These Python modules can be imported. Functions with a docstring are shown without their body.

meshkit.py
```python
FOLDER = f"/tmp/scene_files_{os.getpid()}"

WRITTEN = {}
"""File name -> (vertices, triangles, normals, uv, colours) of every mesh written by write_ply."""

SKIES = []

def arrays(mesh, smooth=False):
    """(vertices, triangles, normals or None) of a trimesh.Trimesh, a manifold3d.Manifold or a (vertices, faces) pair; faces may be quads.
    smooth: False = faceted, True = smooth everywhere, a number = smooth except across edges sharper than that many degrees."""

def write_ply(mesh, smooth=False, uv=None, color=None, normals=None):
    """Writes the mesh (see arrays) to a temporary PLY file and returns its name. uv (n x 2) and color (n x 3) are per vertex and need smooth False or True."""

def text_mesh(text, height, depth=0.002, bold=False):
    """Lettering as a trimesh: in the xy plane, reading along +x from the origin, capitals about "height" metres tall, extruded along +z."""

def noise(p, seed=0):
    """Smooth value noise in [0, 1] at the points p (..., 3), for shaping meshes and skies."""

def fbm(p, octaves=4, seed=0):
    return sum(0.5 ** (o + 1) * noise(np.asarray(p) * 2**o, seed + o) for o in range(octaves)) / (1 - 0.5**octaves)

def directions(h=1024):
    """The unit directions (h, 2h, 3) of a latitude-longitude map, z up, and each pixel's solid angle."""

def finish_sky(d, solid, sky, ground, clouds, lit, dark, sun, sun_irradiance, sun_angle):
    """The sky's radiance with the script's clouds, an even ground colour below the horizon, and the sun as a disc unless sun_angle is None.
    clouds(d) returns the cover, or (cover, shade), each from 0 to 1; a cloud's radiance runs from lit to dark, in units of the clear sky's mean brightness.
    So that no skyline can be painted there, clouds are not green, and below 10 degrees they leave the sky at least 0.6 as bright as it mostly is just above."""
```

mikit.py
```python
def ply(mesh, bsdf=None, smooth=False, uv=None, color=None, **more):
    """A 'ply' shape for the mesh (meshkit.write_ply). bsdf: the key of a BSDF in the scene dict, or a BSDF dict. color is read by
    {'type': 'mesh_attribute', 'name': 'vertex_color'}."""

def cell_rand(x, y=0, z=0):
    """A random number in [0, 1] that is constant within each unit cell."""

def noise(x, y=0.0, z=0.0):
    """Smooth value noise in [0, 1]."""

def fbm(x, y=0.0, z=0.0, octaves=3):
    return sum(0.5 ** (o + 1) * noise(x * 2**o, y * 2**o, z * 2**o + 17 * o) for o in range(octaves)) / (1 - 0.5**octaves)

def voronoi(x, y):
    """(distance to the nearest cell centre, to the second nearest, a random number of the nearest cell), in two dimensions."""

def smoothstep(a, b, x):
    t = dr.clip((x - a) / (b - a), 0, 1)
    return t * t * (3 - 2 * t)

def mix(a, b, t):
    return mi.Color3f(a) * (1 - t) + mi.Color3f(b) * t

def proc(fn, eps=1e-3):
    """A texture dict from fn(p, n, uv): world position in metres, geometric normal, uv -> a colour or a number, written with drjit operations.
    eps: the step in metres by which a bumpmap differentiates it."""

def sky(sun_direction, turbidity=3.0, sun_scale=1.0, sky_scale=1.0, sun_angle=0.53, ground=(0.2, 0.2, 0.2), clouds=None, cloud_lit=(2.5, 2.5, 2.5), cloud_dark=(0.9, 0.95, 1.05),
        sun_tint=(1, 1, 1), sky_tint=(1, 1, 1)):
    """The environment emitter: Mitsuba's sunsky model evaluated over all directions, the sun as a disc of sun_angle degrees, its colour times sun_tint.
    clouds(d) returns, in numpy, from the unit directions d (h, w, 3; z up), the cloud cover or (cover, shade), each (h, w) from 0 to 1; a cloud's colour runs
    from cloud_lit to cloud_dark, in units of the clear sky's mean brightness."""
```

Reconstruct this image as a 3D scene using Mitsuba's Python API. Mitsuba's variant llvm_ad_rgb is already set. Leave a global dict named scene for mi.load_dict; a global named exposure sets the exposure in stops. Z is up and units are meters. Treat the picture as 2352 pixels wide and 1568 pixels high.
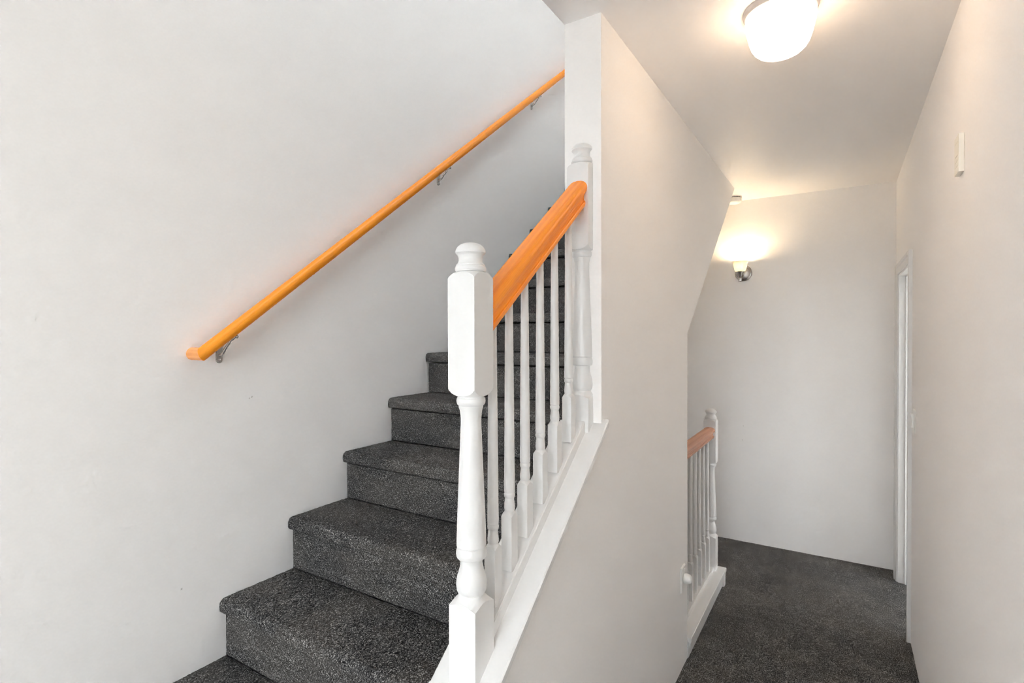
import math
import numpy as np
import trimesh
import drjit as dr
import mitsuba as mi
import manifold3d as m3
import mikit
import meshkit
from mikit import proc, noise, fbm, smoothstep, mix, cell_rand

scene, labels = {}, {}
T = mi.ScalarTransform4f

# ------------------------------------------------------------------ camera
F_PX, YAW, PITCH, ROLL, CY = 1216.83, 0.5584, -0.0093, -0.0025, -9.34
EYE = np.array([0.0, 0.0, 1.63])
_f0 = np.array([-math.sin(YAW), math.cos(YAW), 0.0])
_r0 = np.array([math.cos(YAW), math.sin(YAW), 0.0])
_u0 = np.array([0, 0, 1.0])
FWD = _f0 * math.cos(PITCH) + _u0 * math.sin(PITCH)
_u2 = _u0 * math.cos(PITCH) - _f0 * math.sin(PITCH)
UPV = _u2 * math.cos(ROLL) - _r0 * math.sin(ROLL)
scene['camera'] = {
    'type': 'perspective', 'fov_axis': 'x', 'fov': 2 * math.degrees(math.atan(1176 / F_PX)),
    'principal_point_offset_y': -CY / 1568,
    'near_clip': 0.02, 'far_clip': 100.0,
    'to_world': T().look_at(origin=EYE.tolist(), target=(EYE + FWD).tolist(), up=UPV.tolist()),
}
exposure = 1.57

# ------------------------------------------------------------------ light
# overcast daylight: enters through the rear hall window and the roof window over the stairwell
DAY = 30.5
scene['sky'] = mikit.sky((-0.3, -0.6, 0.8), turbidity=4.0, sun_scale=0.0, sky_scale=DAY, ground=(0.45, 0.45, 0.44),
                         clouds=lambda d: np.ones(d.shape[:2]), cloud_lit=(0.93, 0.987, 1.035))
LAMP = (3.7, 2.6, 1.7)        # ceiling lamp glass
BULB = (165.0, 120.0, 72.0)    # wall lamp bulb

# ------------------------------------------------------------------ measures
A, XL, XP, XR = -1.7147, -0.785, -0.656, 0.3055
YE, YF, YPE, ZC = 1.590, 4.4375, 2.695, 2.648
RISE, GO, Y4 = 0.19144, 0.25164, 0.968          # riser 4 stands at Y4
SL = RISE / GO
XM = -0.7215
UPZ = 15 * RISE
VOID0 = -0.50
YB = -2.6                                        # rear hall wall


def riser_y(i):
    return Y4 + (i - 4) * GO


def capz(y):
    return 1.349 - 0.768 * (1.604 - y)


# ------------------------------------------------------------------ helpers
def arr(m):
    k = m.to_mesh()
    return np.asarray(k.vert_properties[:, :3], float), np.asarray(k.tri_verts, int)


def box(x0, x1, y0, y1, z0, z1):
    return m3.Manifold.cube([x1 - x0, y1 - y0, z1 - z0]).translate([x0, y0, z0])


def rbox(x0, x1, y0, y1, z0, z1, r=0.002, n=8):
    """box with rounded edges"""
    s = m3.Manifold.sphere(r, n)
    pts = [s.translate([x, y, z]) for x in (x0 + r, x1 - r) for y in (y0 + r, y1 - r) for z in (z0 + r, z1 - r)]
    return m3.Manifold.batch_hull(pts)


def poly(points):
    cs = m3.CrossSection([np.asarray(points, float)], m3.FillRule.EvenOdd)
    return cs


def ext_x(cs, x0, x1):
    """cross-section given in (y, z) swept along x"""
    m = cs.extrude(x1 - x0)                       # (y, z, t)
    return m.transform(np.array([[0, 0, 1, x0], [1, 0, 0, 0], [0, 1, 0, 0]], float))


def ext_z(cs, z0, z1):
    return cs.extrude(z1 - z0).translate([0, 0, z0])


def lathe(profile, seg=64):
    """profile: (r, z) from bottom to top; closed to the axis"""
    p = [(0, profile[0][1])] + [tuple(q) for q in profile] + [(0, profile[-1][1])]
    return poly(p).revolve(seg)


def rsquare(s, r=0.0015):
    return m3.CrossSection.square([s - 2 * r, s - 2 * r], True).offset(r, m3.JoinType.Round, 2.0, 16)


def tube(points, rad, seg=14):
    """round bar along points"""
    out = []
    s = m3.Manifold.sphere(rad, seg)
    for a, b in zip(points[:-1], points[1:]):
        out.append(m3.Manifold.batch_hull([s.translate(list(map(float, a))), s.translate(list(map(float, b)))]))
    return m3.Manifold.batch_boolean(out, m3.OpType.Add)


def shear_y(cs, y0, y1, slope, z_at, n=1):
    """cross-section in (x, z) swept along y while z climbs: upright end cuts. z_at: z offset at y0"""
    m = cs.extrude(y1 - y0, n)                    # (x, z, t)
    return m.transform(np.array([[1, 0, 0, 0], [0, 0, 1, y0], [0, 1, slope, z_at]], float))


def add(key, mesh, bsdf, smooth=False, label=None, cat=None, group=None, kind=None, **more):
    if hasattr(mesh, 'to_mesh'):
        mesh = arr(mesh)
    base, n = key, 0
    while key in scene:
        n += 1
        key = f'{base}_{n:03d}'
    scene[key] = mikit.ply(mesh, bsdf, smooth, **more)
    tag(key, label, cat, group, kind)
    return key


def tag(key, label=None, cat=None, group=None, kind=None):
    d = {k: v for k, v in (('label', label), ('category', cat), ('group', group), ('kind', kind)) if v}
    if d:
        labels[key] = {**labels.get(key, {}), **d}
    return key


def struct(key, mesh, bsdf, smooth=False, label=None):
    return add(key, mesh, bsdf, smooth, label=label, kind='structure')


# ------------------------------------------------------------------ materials
def wall_relief(p, n, uv):
    return fbm(p.x * 150, p.y * 150, p.z * 150, 2) + 0.8 * noise(p.x * 60 + 9, p.y * 60, p.z * 60)


def spot(p, c, r):
    return smoothstep(r, r * 0.4, dr.sqrt(dr.square(p.x - c[0]) + dr.square(p.y - c[1]) + dr.square(p.z - c[2])) + 0.6 * r * (noise(p.y * 400, p.z * 400, p.x * 400) - 0.5))


SCUFFS = [(A, 1.064, 1.412, 0.004), (A, 1.055, 1.409, 0.003), (A, 0.832, 0.848, 0.004), (A, 1.29, 1.84, 0.0035),
          (-0.66, YF, 0.79, 0.005), (-0.655, YF, 0.90, 0.004)]


def paint(tone):
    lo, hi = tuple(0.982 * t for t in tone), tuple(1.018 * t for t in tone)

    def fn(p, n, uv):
        c = mix(lo, hi, 0.45 * fbm(p.x * 3, p.y * 3, p.z * 3, 3) + 0.55 * noise(p.x * 210, p.y * 210, p.z * 210))  # fine speckle in the colour stands in for the stipple's relief shading
        s = mi.Float(0)
        for x, y, z, r in SCUFFS:
            s = dr.maximum(s, spot(p, (x, y, z), r))
        return mix(c, (0.38, 0.36, 0.33), s * 0.7)
    return fn


scene['mat_wall'] = {'type': 'twosided', 'bsdf': {'type': 'bumpmap', 'scale': 0.0010, 'arbitrary': proc(wall_relief, 1.5e-3),
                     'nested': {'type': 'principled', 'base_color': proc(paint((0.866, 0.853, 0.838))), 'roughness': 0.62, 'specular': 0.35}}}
scene['mat_ceiling'] = {'type': 'twosided', 'bsdf': {'type': 'bumpmap', 'scale': 0.0010, 'arbitrary': proc(wall_relief, 1.5e-3),
                        'nested': {'type': 'principled', 'base_color': {'type': 'rgb', 'value': (0.910, 0.899, 0.886)}, 'roughness': 0.5, 'specular': 0.4}}}
scene['mat_trim'] = {'type': 'twosided', 'bsdf': {'type': 'principled', 'base_color': proc(lambda p, n, uv: mix((0.745, 0.744, 0.736), (0.765, 0.764, 0.757), fbm(p.x * 25, p.y * 25, p.z * 9, 3))),
                     'roughness': 0.30, 'specular': 0.5}}


def fibre(p):
    """one carpet: flecked loops, a little longer along the pile"""
    w = noise(p.x * 90, p.y * 90, p.z * 90) * 3.6
    a = noise(p.x * 540 + w, p.y * 290, p.z * 290)
    b = noise(p.x * 900 + 31, p.y * 540 + 7, p.z * 540)
    return a, b


def carpet_base(p):
    a, b = fibre(p)
    c = mix((0.003, 0.003, 0.004), (0.110, 0.108, 0.107), smoothstep(0.22, 0.80, a * 0.55 + b * 0.45))
    fleck = smoothstep(0.59, 0.80, 0.5 * a + 0.5 * b + 0.12 * (noise(p.x * 40, p.y * 40, p.z * 40) - 0.5))
    c = mix(c, (0.42, 0.41, 0.405), fleck)
    return c * (0.84 + 0.32 * fbm(p.x * 5, p.y * 5, p.z * 5, 3))


def carpet_colour(p, n, uv):
    """trodden pile: irregular patches of brownish soil between the fibres"""
    soil = smoothstep(0.40, 0.62, fbm(p.x * 4.5 + 3, p.y * 6, p.z * 6, 4)) * (0.55 + 0.45 * noise(p.x * 300, p.y * 300, p.z * 300))
    return carpet_base(p) + mi.Color3f(0.026, 0.023, 0.019) * soil


def carpet_relief(p, n, uv):
    a, b = fibre(p)
    return 0.6 * a + 0.4 * b


scene['mat_carpet'] = {'type': 'twosided', 'bsdf': {'type': 'bumpmap', 'scale': 0.0016, 'arbitrary': proc(carpet_relief, 8e-4),
                       'nested': {'type': 'diffuse', 'reflectance': proc(carpet_colour)}}}


def wood(direction, seed, dark, light):
    d = np.asarray(direction, float) / np.linalg.norm(direction)
    e = np.cross(d, [1.0, 0, 0]); e = e / np.linalg.norm(e) if np.linalg.norm(e) > 1e-6 else np.array([0, 0, 1.0])

    def fn(p, n, uv):
        u = p.x * d[0] + p.y * d[1] + p.z * d[2]
        v = p.x * e[0] + p.y * e[1] + p.z * e[2]
        w = p.x if abs(d[0]) < 0.5 else p.y
        warp = noise(u * 2.2 + seed, v * 14, w * 14) * 0.9
        g = fbm(u * 1.3, v * 95 + warp * 3, w * 95 + warp * 3 + seed, 3)
        fine = noise(u * 28, v * 900, w * 900)
        c = mix(dark, light, smoothstep(0.2, 0.8, g))
        return c * (0.93 + 0.12 * fine)
    return {'type': 'principled', 'base_color': proc(fn), 'roughness': 0.38, 'specular': 0.4, 'clearcoat': 0.6, 'clearcoat_gloss': 0.88}


scene['mat_wood_slope'] = wood((0, GO, RISE), 3.0, (0.88, 0.230, 0.006), (0.96, 0.305, 0.015))
scene['mat_wood_wall_rail'] = wood((0, GO, RISE), 5.0, (0.84, 0.248, 0.005), (0.92, 0.320, 0.010))
scene['mat_wood_level_dimmed'] = wood((0, 1, 0), 11.0, (0.42, 0.190, 0.108), (0.53, 0.265, 0.160))  # same timber as the near rail; dim, glare-washed look put into the colour
scene['mat_wood_across'] = wood((1, 0, 0), 7.0, (0.70, 0.270, 0.070), (0.84, 0.370, 0.125))
scene['mat_bounce_floor'] = {'type': 'twosided', 'bsdf': {'type': 'principled', 'base_color': proc(lambda p, n, uv: mix((0.50, 0.455, 0.41), (0.58, 0.535, 0.485), fbm(p.x * 6, p.y * 70, 0, 3))), 'roughness': 0.45, 'specular': 0.4}}  # unseen floors, given a pale finish to bounce daylight onto the ceiling
scene['mat_chrome'] = {'type': 'twosided', 'bsdf': {'type': 'roughconductor', 'material': 'none', 'specular_reflectance': {'type': 'rgb', 'value': (0.66, 0.65, 0.63)}, 'alpha': 0.08}}
scene['mat_steel'] = {'type': 'twosided', 'bsdf': {'type': 'roughconductor', 'material': 'none', 'specular_reflectance': {'type': 'rgb', 'value': (0.42, 0.415, 0.40)}, 'alpha': 0.2}}
scene['mat_gunmetal'] = {'type': 'twosided', 'bsdf': {'type': 'roughconductor', 'material': 'none', 'specular_reflectance': {'type': 'rgb', 'value': (0.42, 0.40, 0.38)}, 'alpha': 0.14}}
scene['mat_plastic'] = {'type': 'twosided', 'bsdf': {'type': 'principled', 'base_color': {'type': 'rgb', 'value': (0.86, 0.86, 0.84)}, 'roughness': 0.35, 'specular': 0.5}}
scene['mat_cream_plastic'] = {'type': 'twosided', 'bsdf': {'type': 'principled', 'base_color': {'type': 'rgb', 'value': (0.83, 0.81, 0.74)}, 'roughness': 0.4, 'specular': 0.5}}
scene['mat_grey_paint'] = {'type': 'twosided', 'bsdf': {'type': 'principled', 'base_color': {'type': 'rgb', 'value': (0.46, 0.44, 0.43)}, 'roughness': 0.45}}
scene['mat_dark'] = {'type': 'twosided', 'bsdf': {'type': 'principled', 'base_color': {'type': 'rgb', 'value': (0.06, 0.06, 0.06)}, 'roughness': 0.6}}
scene['mat_opal'] = {'type': 'principledthin', 'base_color': {'type': 'rgb', 'value': (0.88, 0.82, 0.72)}, 'roughness': 0.4, 'diff_trans': 0.26}
scene['mat_glass'] = {'type': 'thindielectric', 'int_ior': 1.5}

# ------------------------------------------------------------------ large structure
LOW, TOP = -1.75, 5.45
struct('wall_left', box(A - 0.12, A, YB - 0.12, YF + 0.12, LOW, TOP), 'mat_wall',
       label='tall off-white textured wall on the left that carries the stair handrail')
struct('wall_back', box(A, XR, YF, YF + 0.12, LOW, TOP), 'mat_wall',
       label='off-white end wall of the corridor with the lit wall lamp')

D0, D1, DZ = 3.497, 4.243, 2.000
right = poly([(0.70, -0.25), (YF + 0.12, -0.25), (YF + 0.12, TOP), (VOID0 - 0.12, TOP), (VOID0 - 0.12, UPZ), (0.70, UPZ)]) - poly([(D0, -0.26), (D1, -0.26), (D1, DZ), (D0, DZ)])
struct('wall_right', ext_x(right, XR, XR + 0.12), 'mat_wall', label='off-white corridor wall on the right with the door opening')

# partition beside the stair: knee wall under the sloping cap, full height beyond, cut by the slope of the flight
part = poly([(0.925, LOW), (3.62, LOW), (3.62, -0.001), (YPE, -0.001), (YPE, 1.624), (4.037, ZC), (YE, ZC),
             (YE, capz(YE) - 0.030), (0.925, capz(0.925) - 0.030)])
struct('wall_partition', ext_x(part, XL, XP), 'mat_wall', label='off-white partition wall between the staircase and the corridor, with a sloping cut at its far end')

YFL = -0.25
floor = (m3.CrossSection.square([XR + 0.12 - A, YF - YFL]).translate([A, YFL])
         - m3.CrossSection.square([XP - A, 3.62 - 0.925]).translate([A, 0.925])
         - m3.CrossSection.square([0.2, YF + 0.01 - 4.243]).translate([XR, 4.243])
         - m3.CrossSection.square([0.2, 3.497 - YFL]).translate([XR, YFL]))
struct('floor', ext_z(floor, -0.25, 0.0), 'mat_carpet', label='charcoal flecked carpet on the corridor floor')

struct('ceiling', box(XL, XR, YB, YF, ZC, UPZ), 'mat_ceiling', label='white corridor ceiling with the round glass lamp')
struct('ceiling_rear', box(A, XL, YB, VOID0, ZC, UPZ), 'mat_ceiling')
struct('ceiling_landing', box(A, XL, 4.0375, YF, ZC, UPZ - 0.045), 'mat_ceiling')

# underside of the upward flight
off = 0.30
soff = poly([(0.70, 1.624 - SL * (YPE - 0.70)), (4.037, ZC - 0.0005), (3.95, ZC), (0.60, 1.624 - SL * (YPE - 0.60) + 0.06)])
SOFFIT = ext_x(soff, A + 0.0005, XL - 0.0005)

# the flight that leads down below, behind the far balustrade
desc = [(3.62, -0.0), (3.62, LOW + 0.2), (1.3, LOW + 0.2)]
prof = []
y, z = 3.62, 0.0
for k in range(8):
    z -= RISE
    prof += [(y, z), (y - GO, z)]
    y -= GO
prof = [(3.6195, -0.25)] + [(3.6195, prof[0][1] - 0.06)] + prof[1:] + [(y, LOW), (3.6195, LOW)]
struct('floor_descent', ext_x(poly(prof), A, XL), 'mat_carpet', label='charcoal carpeted flight leading down under the stair')
struct('wall_descent', box(A, XL, 0.925, 1.0, LOW, 0.0), 'mat_wall')
struct('floor_lower', box(A, XL, 0.925, 3.62, LOW - 0.1, LOW), 'mat_carpet')

# rear hall (behind the camera): opens to the right, window in its rear wall
YC, XH = 0.70, 2.60


def window_frame(w, h, n, holes=False):
    cs = m3.CrossSection.square([w, h])
    pw = (w - 0.05) / n
    for k in range(n):
        cs = cs - m3.CrossSection.square([pw - 0.05, h - 0.10]).translate([0.05 + pw * k, 0.05])
    return cs


def upright_x(cs, y0, d):          # (x, z) outline, thickness along y
    return cs.extrude(d).transform(np.array([[1, 0, 0, 0], [0, 0, 1, y0], [0, 1, 0, 0]], float))


def upright_y(cs, x0, d):          # (y, z) outline, thickness along x
    return cs.extrude(d).transform(np.array([[0, 0, 1, x0], [1, 0, 0, 0], [0, 1, 0, 0]], float))


def hole(r):
    return m3.CrossSection.square([r[1] - r[0], r[3] - r[2]]).translate([r[0], r[2]])


WIN_REAR = (-1.15, 0.85, 0.75, 2.50)      # x, x, z, z
WIN_FILL = (2.80, 4.20, 0.70, 2.10)       # y, y, z, z
WIN_ROOF = (-0.56, -0.18, 0.30, 3.30)    # x, x, y, y
struct('wall_rear', upright_x(m3.CrossSection.square([XH + 0.12 - A, ZC]).translate([A, 0]) - hole(WIN_REAR), YB - 0.12, 0.12), 'mat_wall')
struct('window_1', upright_x(window_frame(WIN_REAR[1] - WIN_REAR[0], WIN_REAR[3] - WIN_REAR[2], 2).translate([WIN_REAR[0], WIN_REAR[2]]), YB - 0.08, 0.05), 'mat_trim')
struct('wall_hall_right', box(XH, XH + 0.12, YB, YC, 0, ZC), 'mat_wall')
struct('wall_hall_front', box(XR + 0.12, XH + 0.12, YC, YC + 0.12, 0, ZC), 'mat_wall')
struct('ceiling_hall', box(XR, XH, YB, YC, ZC, UPZ), 'mat_ceiling')
hallf = m3.CrossSection.square([XH - A, YFL - YB]).translate([A, YB]) + m3.CrossSection.square([XH - XR, YC - YFL]).translate([XR, YFL])
struct('floor_hall', ext_z(hallf, -0.25, 0.0), 'mat_bounce_floor')

# unseen room behind the end door; window and open leaf added as fill light
RX = 2.60
struct('wall_room_right', upright_y(m3.CrossSection.square([5.0 - 2.2, ZC]).translate([2.2, 0]) - hole(WIN_FILL), RX, 0.12), 'mat_wall')
struct('added_window_2', upright_y(window_frame(WIN_FILL[1] - WIN_FILL[0], WIN_FILL[3] - WIN_FILL[2], 2).translate([WIN_FILL[0], WIN_FILL[2]]), RX + 0.04, 0.05), 'mat_trim')
struct('wall_room_front', box(XR + 0.12, RX, 2.08, 2.20, 0, ZC), 'mat_wall')
struct('wall_room_back', box(XR + 0.12, RX, 5.0, 5.12, 0, ZC), 'mat_wall')
struct('ceiling_room', box(XR + 0.12, RX, 2.2, 5.0, ZC, ZC + 0.1), 'mat_ceiling')
struct('floor_room', box(XR + 0.12, RX, 2.2, 5.0, -0.25, 0.0), 'mat_bounce_floor')

# upper floor around the stairwell, lit by a roof window
up = m3.CrossSection.square([XR - A, YF - VOID0]).translate([A, VOID0]) - hole(WIN_ROOF)
struct('ceiling_upper', ext_z(up, 5.30, 5.45), 'mat_ceiling')
struct('wall_upper', box(A, XR, VOID0 - 0.12, VOID0, UPZ, 5.30), 'mat_wall')

# ------------------------------------------------------------------ staircase
NX, XS0, XS1 = 170, A + 0.001, XL - 0.001


def carpet_strip(path, amp, closed=True):
    """a path in (y, z), resampled, swept along x and roughened like pile"""
    p = np.asarray(path, float)
    nx = NX
    xs = np.linspace(XS0, XS1, nx)
    n = len(p)
    v = np.stack([np.repeat(xs, n), np.tile(p[:, 0], nx), np.tile(p[:, 1], nx)], 1)
    t = np.roll(p, -1, 0) - np.roll(p, 1, 0)
    nor = np.stack([t[:, 1], -t[:, 0]], 1)
    nor /= np.linalg.norm(nor, axis=1, keepdims=True) + 1e-9
    area = 0.5 * np.sum(p[:, 0] * np.roll(p[:, 1], -1) - np.roll(p[:, 0], -1) * p[:, 1])
    if area < 0:
        nor = -nor
    d = amp * (2 * meshkit.noise(v * 170.0) - 1) + 0.0012 * (2 * meshkit.noise(v * 14.0) - 1)
    v[:, 1] += d * np.tile(nor[:, 0], nx)
    v[:, 2] += d * np.tile(nor[:, 1], nx)
    i, j = np.meshgrid(np.arange(nx - 1), np.arange(n), indexing='ij')
    q = np.stack([i * n + j, (i + 1) * n + j, (i + 1) * n + (j + 1) % n, i * n + (j + 1) % n], -1).reshape(-1, 4)
    if area < 0:
        q = q[:, ::-1]
    f = np.vstack([q[:, [0, 1, 2]], q[:, [0, 2, 3]]])
    # end caps
    tri = trimesh.creation.triangulate_polygon(__import__('shapely').geometry.Polygon(p), engine='earcut')
    tv, tf = np.asarray(tri[0]), np.asarray(tri[1])
    idx = [int(np.argmin(np.sum((p - w) ** 2, 1))) for w in tv]
    tf = np.array([[idx[a] for a in t3] for t3 in tf])
    f = np.vstack([f, tf[:, ::-1], tf + (nx - 1) * n])
    m = trimesh.Trimesh(v, f, process=False)
    if m.volume < 0:
        m.invert()
    return m


def line(a, b, step):
    n = max(1, int(round(math.dist(a, b) / step)))
    return [(a[0] + (b[0] - a[0]) * k / n, a[1] + (b[1] - a[1]) * k / n) for k in range(n)]


def arc(cy, cz, r, a0, a1, n):
    return [(cy + r * math.cos(a0 + (a1 - a0) * k / n), cz + r * math.sin(a0 + (a1 - a0) * k / n)) for k in range(n)]


NOSE, TH = 0.021, 0.043
for i in range(1, 16):
    y0, z1 = riser_y(i), i * RISE
    y1 = riser_y(i + 1) if i < 15 else 4.036
    yn = y0 - NOSE
    step = 0.006 if i < 8 else 0.009
    r1, r2 = 0.019, 0.009
    path = (line((y1 - 0.001, z1), (yn + r1, z1), step) + arc(yn + r1, z1 - r1, r1, math.pi / 2, math.pi, 6)
            + line((yn, z1 - r1), (yn, z1 - TH + r2), step) + arc(yn + r2, z1 - TH + r2, r2, math.pi, 1.5 * math.pi, 3)
            + line((yn + r2, z1 - TH), (y0 + 0.012, z1 - TH), step) + line((y0 + 0.012, z1 - TH), (y1 - 0.001, z1 - TH), 0.08)
            + line((y1 - 0.001, z1 - TH), (y1 - 0.001, z1), 0.02))
    add('staircase__tread', carpet_strip(path, 0.0011), 'mat_carpet', True)
    zb = (i - 1) * RISE
    path = (line((y0, z1 - TH - 0.006), (y0, zb + 0.001), step) + line((y0, zb + 0.001), (y0 + 0.016, zb + 0.001), 0.02)
            + line((y0 + 0.016, zb + 0.001), (y0 + 0.016, z1 - TH - 0.006), 0.05) + line((y0 + 0.016, z1 - TH - 0.006), (y0, z1 - TH - 0.006), 0.02))
    add('staircase__riser', carpet_strip(path, 0.0009), 'mat_carpet', True)
side = [(riser_y(1), 0.0)]
for i in range(1, 5):
    side += [(riser_y(i), i * RISE - TH), (riser_y(i + 1), i * RISE - TH)]
side = [p for p in side if p[0] < 0.92] + [(0.92, 3 * RISE - TH), (0.92, 0.0)]
add('staircase__side_panel', ext_x(poly(side), XL - 0.02, XL - 0.001), 'mat_trim', label='white closed side of the lowest steps')
add('staircase__soffit', SOFFIT, 'mat_ceiling', label='white sloping underside')
tag('staircase', 'straight staircase with charcoal flecked carpet climbing beside the left wall', 'staircase')

# ------------------------------------------------------------------ balustrades
NEWEL = [  # (r, z) down from the pommel of the upper block, heights of the nearest newel
    (0.0553, 1.0095), (0.0440, 1.0155), (0.0330, 1.0250), (0.0290, 1.0330),
    (0.0285, 1.0335), (0.0310, 1.0365), (0.0335, 1.0420), (0.0349, 1.0500), (0.0352, 1.0570), (0.0345, 1.0650), (0.0325, 1.0745), (0.0295, 1.0840),
    (0.0268, 1.0945), (0.0255, 1.1040), (0.0254, 1.1110), (0.0262, 1.1140), (0.0310, 1.1150), (0.0338, 1.1180), (0.0352, 1.1230), (0.0354, 1.1270),
    (0.0350, 1.1320), (0.0335, 1.1370), (0.0322, 1.1395), (0.0322, 1.1415), (0.0340, 1.1440), (0.0342, 1.1480),
    (0.0330, 1.1900), (0.0310, 1.2400), (0.0288, 1.2950), (0.0266, 1.3500), (0.0247, 1.3950), (0.0236, 1.4250), (0.0236, 1.4340),
    (0.0242, 1.4430), (0.0256, 1.4530), (0.0280, 1.4600), (0.0282, 1.4640), (0.0305, 1.4655), (0.0325, 1.4690), (0.0334, 1.4745), (0.0325, 1.4800), (0.0300, 1.4835),
    (0.0300, 1.4850), (0.0340, 1.4862), (0.0400, 1.4892), (0.0460, 1.4940), (0.0500, 1.4990), (0.0553, 1.5075),
    (0.0553, 1.7475), (0.0500, 1.7555), (0.0460, 1.7600), (0.0400, 1.7645), (0.0340, 1.7668), (0.0312, 1.7676)]
FINIAL = [(0.0312, 1.7677), (0.0335, 1.7690), (0.0352, 1.7720), (0.0356, 1.7750), (0.0350, 1.7785), (0.0335, 1.7808), (0.0327, 1.7820), (0.0329, 1.7840), (0.0310, 1.7855), (0.0285, 1.7885),
          (0.0270, 1.7930), (0.0268, 1.7975), (0.0280, 1.8030), (0.0305, 1.8072), (0.0336, 1.8098), (0.0347, 1.8112), (0.0348, 1.8130), (0.0335, 1.8185),
          (0.0300, 1.8245), (0.0240, 1.8298), (0.0160, 1.8332), (0.0080, 1.8346), (0.0020, 1.8350)]
NS = 0.0745


def newel(holder, y, dz, base, half=False):
    pr = [(0.0553, base - dz)] + NEWEL
    body = lathe(pr, 96) ^ ext_z(rsquare(NS, 0.0012), base - dz - 0.01, 1.80)
    fin = lathe(FINIAL, 64)
    if half:
        cut = box(-0.1, 0.1, -0.1, 0.0, 0.0, 3.0)
        body, fin = body ^ cut, fin ^ cut
    k = add(holder + '__newel_post', body.translate([XM, y, dz]), 'mat_trim', 25)
    add(k + '__finial', fin.translate([XM, y, dz]), 'mat_trim', 35)
    return k


BAL = [(0.0235, 0.0), (0.0175, 0.0065), (0.0135, 0.0125), (0.0124, 0.0145), (0.0132, 0.0170), (0.0139, 0.0215), (0.0137, 0.0280), (0.0127, 0.0360), (0.0119, 0.0430),
       (0.0117, 0.0478), (0.0127, 0.0488), (0.0139, 0.0515), (0.0143, 0.0550), (0.0139, 0.0580), (0.0129, 0.0603), (0.0125, 0.0612), (0.0138, 0.0628), (0.0139, 0.0660)]
BS = 0.0310


def baluster(holder, y, bt, base, top):
    """bt: height of the shoulder of the square foot"""
    h = top - bt
    pr = [(0.0235, base - bt)] + BAL + [(0.0139 + (0.0098 - 0.0139) * t, 0.066 + (h - 0.066) * t) for t in (0.25, 0.5, 0.75, 1.0)]
    m = lathe(pr, 48) ^ ext_z(rsquare(BS, 0.0008), base - bt - 0.01, h + 0.01)
    m = m.translate([XM, y, bt])
    return m


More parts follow.
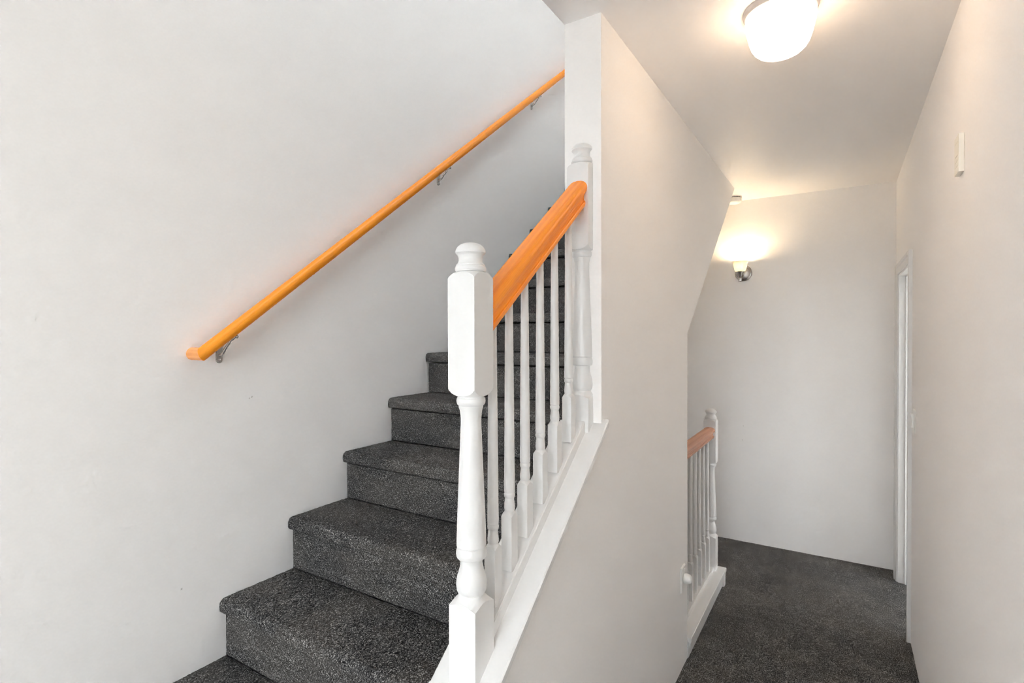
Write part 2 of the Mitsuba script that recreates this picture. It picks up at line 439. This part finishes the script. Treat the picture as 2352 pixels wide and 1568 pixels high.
def rail_section(k):
    """handrail profile in (x, z), z stretched by k; grooved along both sides"""
    h = [(0.0, 0.0), (0.0215, 0.0), (0.0255, 0.0030), (0.0278, 0.0090), (0.0278, 0.0140), (0.0262, 0.0165), (0.0232, 0.0180), (0.0222, 0.0225), (0.0224, 0.0275), (0.0240, 0.0330), (0.0272, 0.0375), (0.0315, 0.0405),
         (0.0333, 0.0475), (0.0335, 0.0520), (0.0322, 0.0570), (0.0285, 0.0620), (0.0220, 0.0660), (0.0130, 0.0688), (0.0, 0.0698)]
    r = [(x, z * k) for x, z in h]
    return poly(r + [(-x, z) for x, z in r[-2:0:-1]])


# --- nearest balustrade, on the sloping cap
B = 'balustrade'
RS = 0.760
railz = lambda yy: 2.027 - RS * (1.553 - yy)          # underside of the rail
cap_cs = poly([(XL - 0.020, -0.022), (XL - 0.020, -0.004), (XL - 0.016, 0.0), (XP + 0.016, 0.0), (XP + 0.020, -0.004), (XP + 0.020, -0.022), (XP + 0.017, -0.025), (XL - 0.017, -0.025)])
ear = box(XP + 0.0005, XP + 0.1, 1.58, 1.606, 1.2, 1.5) + box(-2, 1, 0.5, YE - 0.0005, 0.5, 1.6)
cap = shear_y(cap_cs, 0.927, 1.606, 0.768, capz(0.927)) ^ ear
add(B + '__cap', cap, 'mat_trim', label='white sloping capping board')
nose = poly([(0.9275, capz(0.927) - 0.034), (0.910, capz(0.927) - 0.034), (0.904, capz(0.927) - 0.028), (0.9035, capz(0.927) - 0.022), (0.906, capz(0.927) - 0.014), (0.911, capz(0.927) - 0.008), (0.918, capz(0.927) - 0.0055), (0.9275, capz(0.927) - 0.0015)])
add(B + '__cap_nosing', ext_x(nose, XL - 0.021, XP + 0.021), 'mat_trim', 40)
SHOE_W, SHOE_H = 0.050, 0.038
shoe_cs = poly([(XM - SHOE_W / 2, 0.0), (XM - SHOE_W / 2, SHOE_H - 0.003), (XM - SHOE_W / 2 + 0.003, SHOE_H), (XM + SHOE_W / 2 - 0.003, SHOE_H), (XM + SHOE_W / 2, SHOE_H - 0.003), (XM + SHOE_W / 2, 0.0)])
add(B + '__shoe_rail', shear_y(shoe_cs, 0.977 + NS / 2 + 0.0005, YE - NS / 2 - 0.0005, 0.768, capz(0.977 + NS / 2) + 0.0003), 'mat_trim', label='white shoe rail under the balusters')
newel(B, 0.977, 0.0, capz(0.94) - 0.01)
newel(B, YE - 0.0005, 0.408, capz(YE - NS / 2) - 0.01, half=True)
for yb in (1.0656, 1.1409, 1.2191, 1.3041, 1.3922, 1.4865):
    bt = capz(yb) + 0.168
    add(B + '__baluster', baluster(B, yb, bt, capz(yb) + SHOE_H - 0.005, railz(yb) + 0.02), 'mat_trim', 28)
add(B + '__handrail', shear_y(rail_section(1 / math.cos(math.atan(RS))).translate([XM, 0]), 0.977 + NS / 2, YE - NS / 2, RS, railz(0.977 + NS / 2)), 'mat_wood_slope', 30,
    label='varnished orange wooden handrail')
tag(B, 'white turned balustrade with an orange wooden rail on the sloping cap beside the stairs', 'balustrade')

# --- far balustrade, level, round the descending flight
B = 'balustrade_001'
KZ = 0.104
Y3 = 3.572
kerb = box(XL, XP + 0.004, YPE + 0.001, 3.62, 0.0, KZ - 0.0225)
add(B + '__kerb', kerb, 'mat_trim', label='white kerb board on the carpet')
kc = poly([(XL - 0.02, -0.022), (XL - 0.02, -0.003), (XL - 0.017, 0), (XP + 0.017, 0), (XP + 0.02, -0.003), (XP + 0.02, -0.022)])
add(B + '__cap', shear_y(kc, YPE + 0.001, 3.632, 0.0, KZ), 'mat_trim')
add(B + '__moulding', box(XP + 0.004, XP + 0.012, YPE + 0.02, 3.50, 0.045, KZ - 0.0225) + box(XP + 0.004, XP + 0.016, 3.575, 3.622, 0.0, KZ - 0.0225), 'mat_trim')
add(B + '__shoe_rail', shear_y(poly([(XM - 0.025, 0), (XM - 0.025, 0.024), (XM - 0.022, 0.027), (XM + 0.022, 0.027), (XM + 0.025, 0.024), (XM + 0.025, 0)]), YPE + 0.002, Y3 - NS / 2 - 0.0005, 0.0, KZ + 0.0003), 'mat_trim')
newel(B, Y3, -0.697, KZ + 0.0003)
for k in range(7):
    yb = 3.4625 - 0.1085 * k
    add(B + '__baluster', baluster(B, yb, 0.334, KZ + 0.022, 0.975), 'mat_trim', 28)
add(B + '__handrail', shear_y(rail_section(1.0).translate([XM, 0]), YPE + 0.002, Y3 - NS / 2, 0.0, 0.953), 'mat_wood_level_dimmed', 30, label='wooden handrail, browned in colour for the dim light')
tag(B, 'small white balustrade with a wooden rail at the far end of the corridor', 'balustrade')

# ------------------------------------------------------------------ handrail on the left wall
HX, HY, HZ, HR, HS = -1.660, 0.870, 1.5666, 0.0198, 0.7553
dn = np.array([0, 1.0, HS]) / math.hypot(1, HS)


def cyl_along(a, b, r, seg=40):
    a, b = np.asarray(a, float), np.asarray(b, float)
    L = np.linalg.norm(b - a); d = (b - a) / L
    e = np.cross(d, [1.0, 0, 0] if abs(d[0]) < 0.9 else [0, 0, 1.0]); e /= np.linalg.norm(e)
    g = np.cross(d, e)
    c = m3.Manifold.cylinder(L, r, r, seg)
    return c.transform(np.column_stack([e, g, d, a]))


M = np.array([HX, HY, HZ])
nm = dn - np.array([-1.0, 0, 0]); nm /= np.linalg.norm(nm)
slope = cyl_along(M - dn * 0.06, M + dn * 3.55, HR).trim_by_plane(nm.tolist(), float(nm @ M))
ret = cyl_along((A + 0.0005, HY, HZ), (HX + 0.06, HY, HZ), HR).trim_by_plane((-nm).tolist(), float(-nm @ M))
W = 'wall_handrail'
add(W + '__rail', slope, 'mat_wood_wall_rail', 35)
add(W + '__return_end', ret, 'mat_wood_across', 35, label='short mitred end turned to the wall')
for yb in (0.952, 2.052, 2.985):
    k = W + '__bracket'
    n = sum(1 for q in scene if q.startswith(k) and q.count('__') == 1)
    za = HZ + HS * (yb - HY)                     # rail axis
    zu = za - HR * math.hypot(1, HS)             # rail underside
    # arm from the plate up to the rail
    arm = tube([(A + 0.006, yb, zu - 0.046), (A + 0.020, yb + 0.001, zu - 0.040), (A + 0.036, yb + 0.002, zu - 0.022), (HX, yb + 0.003, zu - 0.004)], 0.0045)
    sad = cyl_along(M + dn * ((yb - HY) * math.hypot(1, HS) - 0.016) + np.array([0, HS, -1]) / math.hypot(1, HS) * (HR + 0.0015),
                    M + dn * ((yb - HY) * math.hypot(1, HS) + 0.012) + np.array([0, HS, -1]) / math.hypot(1, HS) * (HR + 0.0015), 0.005, 12)
    kk = add(k, arm + sad, 'mat_chrome', 40, label='chrome handrail bracket')
    pl = m3.Manifold.batch_hull([m3.Manifold.cylinder(0.005, 0.0105, 0.0095, 28).rotate([0, 90, 0]).translate([A + 0.0002, yb, zz]) for zz in (zu - 0.060, zu - 0.018)])
    add(kk + '__plate', pl, 'mat_steel', 30)
    add(kk + '__screw', m3.Manifold.cylinder(0.0015, 0.0042, 0.0036, 16).rotate([0, 90, 0]).translate([A + 0.0052, yb, zu - 0.0595]), 'mat_chrome', 30)
    ball = m3.Manifold.sphere(0.0055, 16).translate((M + dn * ((yb - HY) * math.hypot(1, HS) + 0.016) + np.array([0, HS, -1]) / math.hypot(1, HS) * (HR + 0.0048)).tolist())
    add(kk + '__bolt', ball, 'mat_chrome', 40)
tag(W, 'long orange wooden handrail on chrome brackets along the left wall', 'handrail')

# ------------------------------------------------------------------ door in the right wall
DR = 'door_1'
xf = XR                                           # wall face


def casing_bar(y0, y1, z0, z1, inner):
    """stepped architrave: thick at the outer edge, thin at the opening"""
    out = []
    if inner in ('+y', '-y'):
        a, b = (y0, y1) if inner == '+y' else (y1, y0)
        s = 1 if inner == '+y' else -1
        out.append(poly([(a, 0), (a, 0.016), (a + s * 0.002, 0.018), (a + s * 0.020, 0.018), (a + s * 0.026, 0.013), (a + s * 0.046, 0.011), (b - s * 0.003, 0.008), (b, 0.006), (b, 0)]))
        m = out[0].extrude(z1 - z0)               # (y, d, z)
        return m.transform(np.array([[0, -1, 0, xf], [1, 0, 0, 0], [0, 0, 1, z0]], float))
    a, b = z1, z0
    cs = poly([(a, 0), (a, 0.016), (a - 0.002, 0.018), (a - 0.020, 0.018), (a - 0.026, 0.013), (a - 0.046, 0.011), (b + 0.003, 0.008), (b, 0.006), (b, 0)])
    m = cs.extrude(y1 - y0)                       # (z, d, y)
    return m.transform(np.array([[0, -1, 0, xf], [0, 0, 1, y0], [1, 0, 0, 0]], float))


CW = 0.057
add(DR + '__casing', casing_bar(D0 - CW, D0, 0.0, DZ + CW, '+y'), 'mat_trim', 20)
add(DR + '__casing', casing_bar(D1, D1 + CW, 0.0, DZ + CW, '-y'), 'mat_trim', 20)
add(DR + '__casing', casing_bar(D0, D1, DZ, DZ + CW, 'z'), 'mat_trim', 20)
J = 0.012
add(DR + '__jamb', box(XR + 0.0005, XR + 0.1195, D0, D0 + J, 0, DZ), 'mat_trim')
add(DR + '__jamb', box(XR + 0.0005, XR + 0.1195, D1 - J, D1, 0, DZ), 'mat_trim')
add(DR + '__jamb', box(XR + 0.0005, XR + 0.1195, D0 + J, D1 - J, DZ - J, DZ), 'mat_trim')
for m in (box(XR + 0.036, XR + 0.070, D0 + J, D0 + 2 * J, 0, DZ - J), box(XR + 0.036, XR + 0.070, D1 - 2 * J, D1 - J, 0, DZ - J), box(XR + 0.036, XR + 0.070, D0 + 2 * J, D1 - 2 * J, DZ - 2 * J, DZ - J)):
    add(DR + '__stop', m, 'mat_trim')
leaf = rbox(0.0, 0.70, -0.036, 0.0, 0.006, DZ - J - 0.002, 0.0015)
add(DR + '__leaf', leaf.rotate([0, 0, 4]).translate([XR + 0.1195, D0 + J + 0.040, 0]), 'mat_trim', 30)
tag(DR, 'white doorway with a moulded casing in the right wall at the end of the corridor', kind='structure')

# ------------------------------------------------------------------ lamps
LX, LY = -0.171, 1.878
L = 'ceiling_lamp'
add(L + '__fitter', lathe([(0.060, 2.6236), (0.096, 2.6260), (0.1035, 2.6300), (0.1075, 2.6380), (0.1090, 2.6475)], 72).translate([LX, LY, 0]), 'mat_grey_paint', 30, label='grey fitter ring')
shade = [(0.0010, 2.5020), (0.0250, 2.5030), (0.0480, 2.5075), (0.0640, 2.5150), (0.0760, 2.5260), (0.0840, 2.5390), (0.0900, 2.5560), (0.0960, 2.5800), (0.1000, 2.5960),
         (0.1025, 2.6080), (0.1028, 2.6140), (0.1010, 2.6190), (0.0970, 2.6220), (0.0900, 2.6235)]
sv = arr(lathe(shade, 72).translate([LX, LY, 0]))
add(L + '__shade', sv, {'type': 'diffuse', 'reflectance': {'type': 'rgb', 'value': 0.7}}, 50, label='glowing white glass shade',
    emitter={'type': 'area', 'radiance': {'type': 'rgb', 'value': LAMP}})
for a in (0.5, 2.6, 4.7):
    add(L + '__screw', m3.Manifold.cylinder(0.010, 0.0028, 0.0028, 12).rotate([0, 90, math.degrees(a)]).translate([LX + 0.100 * math.cos(a), LY + 0.100 * math.sin(a), 2.635]), 'mat_dark', 30)
tag(L, 'round white glass ceiling lamp glowing on the corridor ceiling', 'lamp')

WX, WZ = -0.655, 2.084
S = 'wall_lamp'
dome = lathe([(0.0620, 0.0), (0.0622, 0.003), (0.0600, 0.008), (0.0540, 0.0145), (0.0420, 0.0205), (0.0260, 0.0240), (0.0100, 0.0250), (0.001, 0.0252)], 64)
add(S + '__back_plate', dome.rotate([90, 0, 0]).translate([WX, YF - 0.0003, WZ]), 'mat_gunmetal', 40, label='round polished metal back plate')
CX, CYL = -0.664, YF - 0.098
add(S + '__arm', tube([(WX, YF - 0.022, WZ - 0.018), (WX - 0.004, YF - 0.055, WZ - 0.040), (CX, CYL, WZ - 0.036)], 0.0055) + lathe([(0.006, 2.040), (0.012, 2.052), (0.016, 2.062), (0.030, 2.088)], 40).translate([CX, CYL, 0]), 'mat_gunmetal', 40)
add(S + '__knob', rbox(CX - 0.013, CX + 0.011, CYL - 0.012, CYL + 0.012, 2.014, 2.041, 0.003), 'mat_chrome', 30)
cup_o = [(0.0325, 2.0890), (0.0400, 2.1020), (0.0450, 2.1200), (0.0490, 2.1400), (0.0540, 2.1560), (0.0590, 2.1660)]
cup = lathe(cup_o, 56) - lathe([(r - 0.0022, z + (0.003 if q == 0 else 0.001)) for q, (r, z) in enumerate(cup_o)], 56)
add(S + '__shade', cup.translate([CX, CYL, 0]), 'mat_opal', 40, label='small frosted cup shade')
bulb = lathe([(0.010, 2.0935), (0.012, 2.105), (0.018, 2.117), (0.0215, 2.129), (0.0205, 2.139), (0.015, 2.147), (0.007, 2.151), (0.001, 2.152)], 32)
add(S + '__bulb', bulb.translate([CX, CYL, 0.014]), {'type': 'diffuse', 'reflectance': {'type': 'rgb', 'value': 0.6}}, 50, label='lit bulb',
    emitter={'type': 'area', 'radiance': {'type': 'rgb', 'value': BULB}})
tag(S, 'small metal wall lamp shining upward on the corridor end wall', 'lamp')

# ------------------------------------------------------------------ small fittings
S = 'smoke_detector'
SX, SY = -0.702, 4.285
add(S + '__base', lathe([(0.0570, 2.6400), (0.0580, 2.6420), (0.0580, 2.6475)], 56).translate([SX, SY, 0]), 'mat_plastic', 30)
add(S + '__vent_ring', lathe([(0.0535, 2.6350), (0.0535, 2.6399)], 56).translate([SX, SY, 0]), 'mat_dark', 30, label='dark vent gap')
add(S + '__cover', lathe([(0.0010, 2.5950), (0.0300, 2.5955), (0.0440, 2.5985), (0.0520, 2.6050), (0.0555, 2.6140), (0.0560, 2.6349)], 56).translate([SX, SY, 0]), 'mat_plastic', 40)
tag(S, 'round white smoke detector on the ceiling above the wall lamp', 'smoke detector')

S = 'door_chime'
CHZ0, CHZ1, CHY0, CHY1, CHD = 2.108, 2.222, 2.055, 2.128, 0.014
body = m3.Manifold.batch_hull([m3.Manifold.cylinder(CHZ1 - CHZ0, 0.0015, 0.0015, 12).translate([x, y, CHZ0]) for x, y in ((XR - 0.0018, CHY0 + 0.0015), (XR - 0.0018, CHY1 - 0.0015), (XR - CHD + 0.0015, CHY0 + 0.0025), (XR - CHD + 0.0015, CHY1 - 0.0025))])
vents = [box(XR - CHD - 0.01, XR - CHD + 0.0015, CHY0 + 0.012, CHY1 - 0.012, CHZ0 + 0.020 + 0.008 * k, CHZ0 + 0.0225 + 0.008 * k) for k in (0, 2, 4, 9)]
body = body - m3.Manifold.batch_boolean(vents, m3.OpType.Add)
add(S + '__case', body, 'mat_cream_plastic', 30)
tag(S, 'small white chime box high on the right corridor wall', 'door chime')

S = 'light_switch'
SZ0, SZ1, SY0, SY1 = 1.126, 1.243, 3.262, 3.337
add(S + '__plate', m3.Manifold.batch_hull([box(XR - 0.002, XR - 0.0003, SY0, SY1, SZ0, SZ1), box(XR - 0.007, XR - 0.0003, SY0 + 0.004, SY1 - 0.004, SZ0 + 0.004, SZ1 - 0.004)]), 'mat_plastic', 20)
rock = poly([(1.152, 0.0), (1.152, 0.011), (1.184, 0.0065), (1.218, 0.0125), (1.218, 0.0)])
add(S + '__rocker', rock.extrude(0.032).transform(np.array([[0, -1, 0, XR - 0.006], [0, 0, 1, SY0 + 0.0215], [1, 0, 0, 0]], float)), 'mat_plastic', 20)
tag(S, 'white rocker light switch on the right wall beside the door casing', 'light switch')

S = 'power_outlet'
OY0, OY1, OZ0, OZ1 = 2.558, 2.633, 0.382, 0.502
add(S + '__plate', m3.Manifold.batch_hull([box(XP + 0.0003, XP + 0.003, OY0, OY1, OZ0, OZ1), box(XP + 0.0003, XP + 0.009, OY0 + 0.004, OY1 - 0.004, OZ0 + 0.004, OZ1 - 0.004)]), 'mat_plastic', 20)
add(S + '__switch', rbox(XP + 0.0085, XP + 0.012, OY0 + 0.028, OY0 + 0.046, 0.470, 0.492, 0.001), 'mat_plastic', 20)
tag(S, 'white power outlet plate low on the partition wall by the far balustrade', 'outlet')

S = 'night_light'
nl = lathe([(0.0170, 0.0), (0.0215, 0.003), (0.0232, 0.010), (0.0228, 0.020), (0.0205, 0.029), (0.0150, 0.035), (0.0080, 0.0375), (0.001, 0.038)], 40)
add(S + '__lens', nl.rotate([0, 90, 0]).translate([XP + 0.0095, 2.592, 0.446]), 'mat_plastic', 40)
tag(S, 'round white night light plugged into the outlet on the partition wall', 'night light')
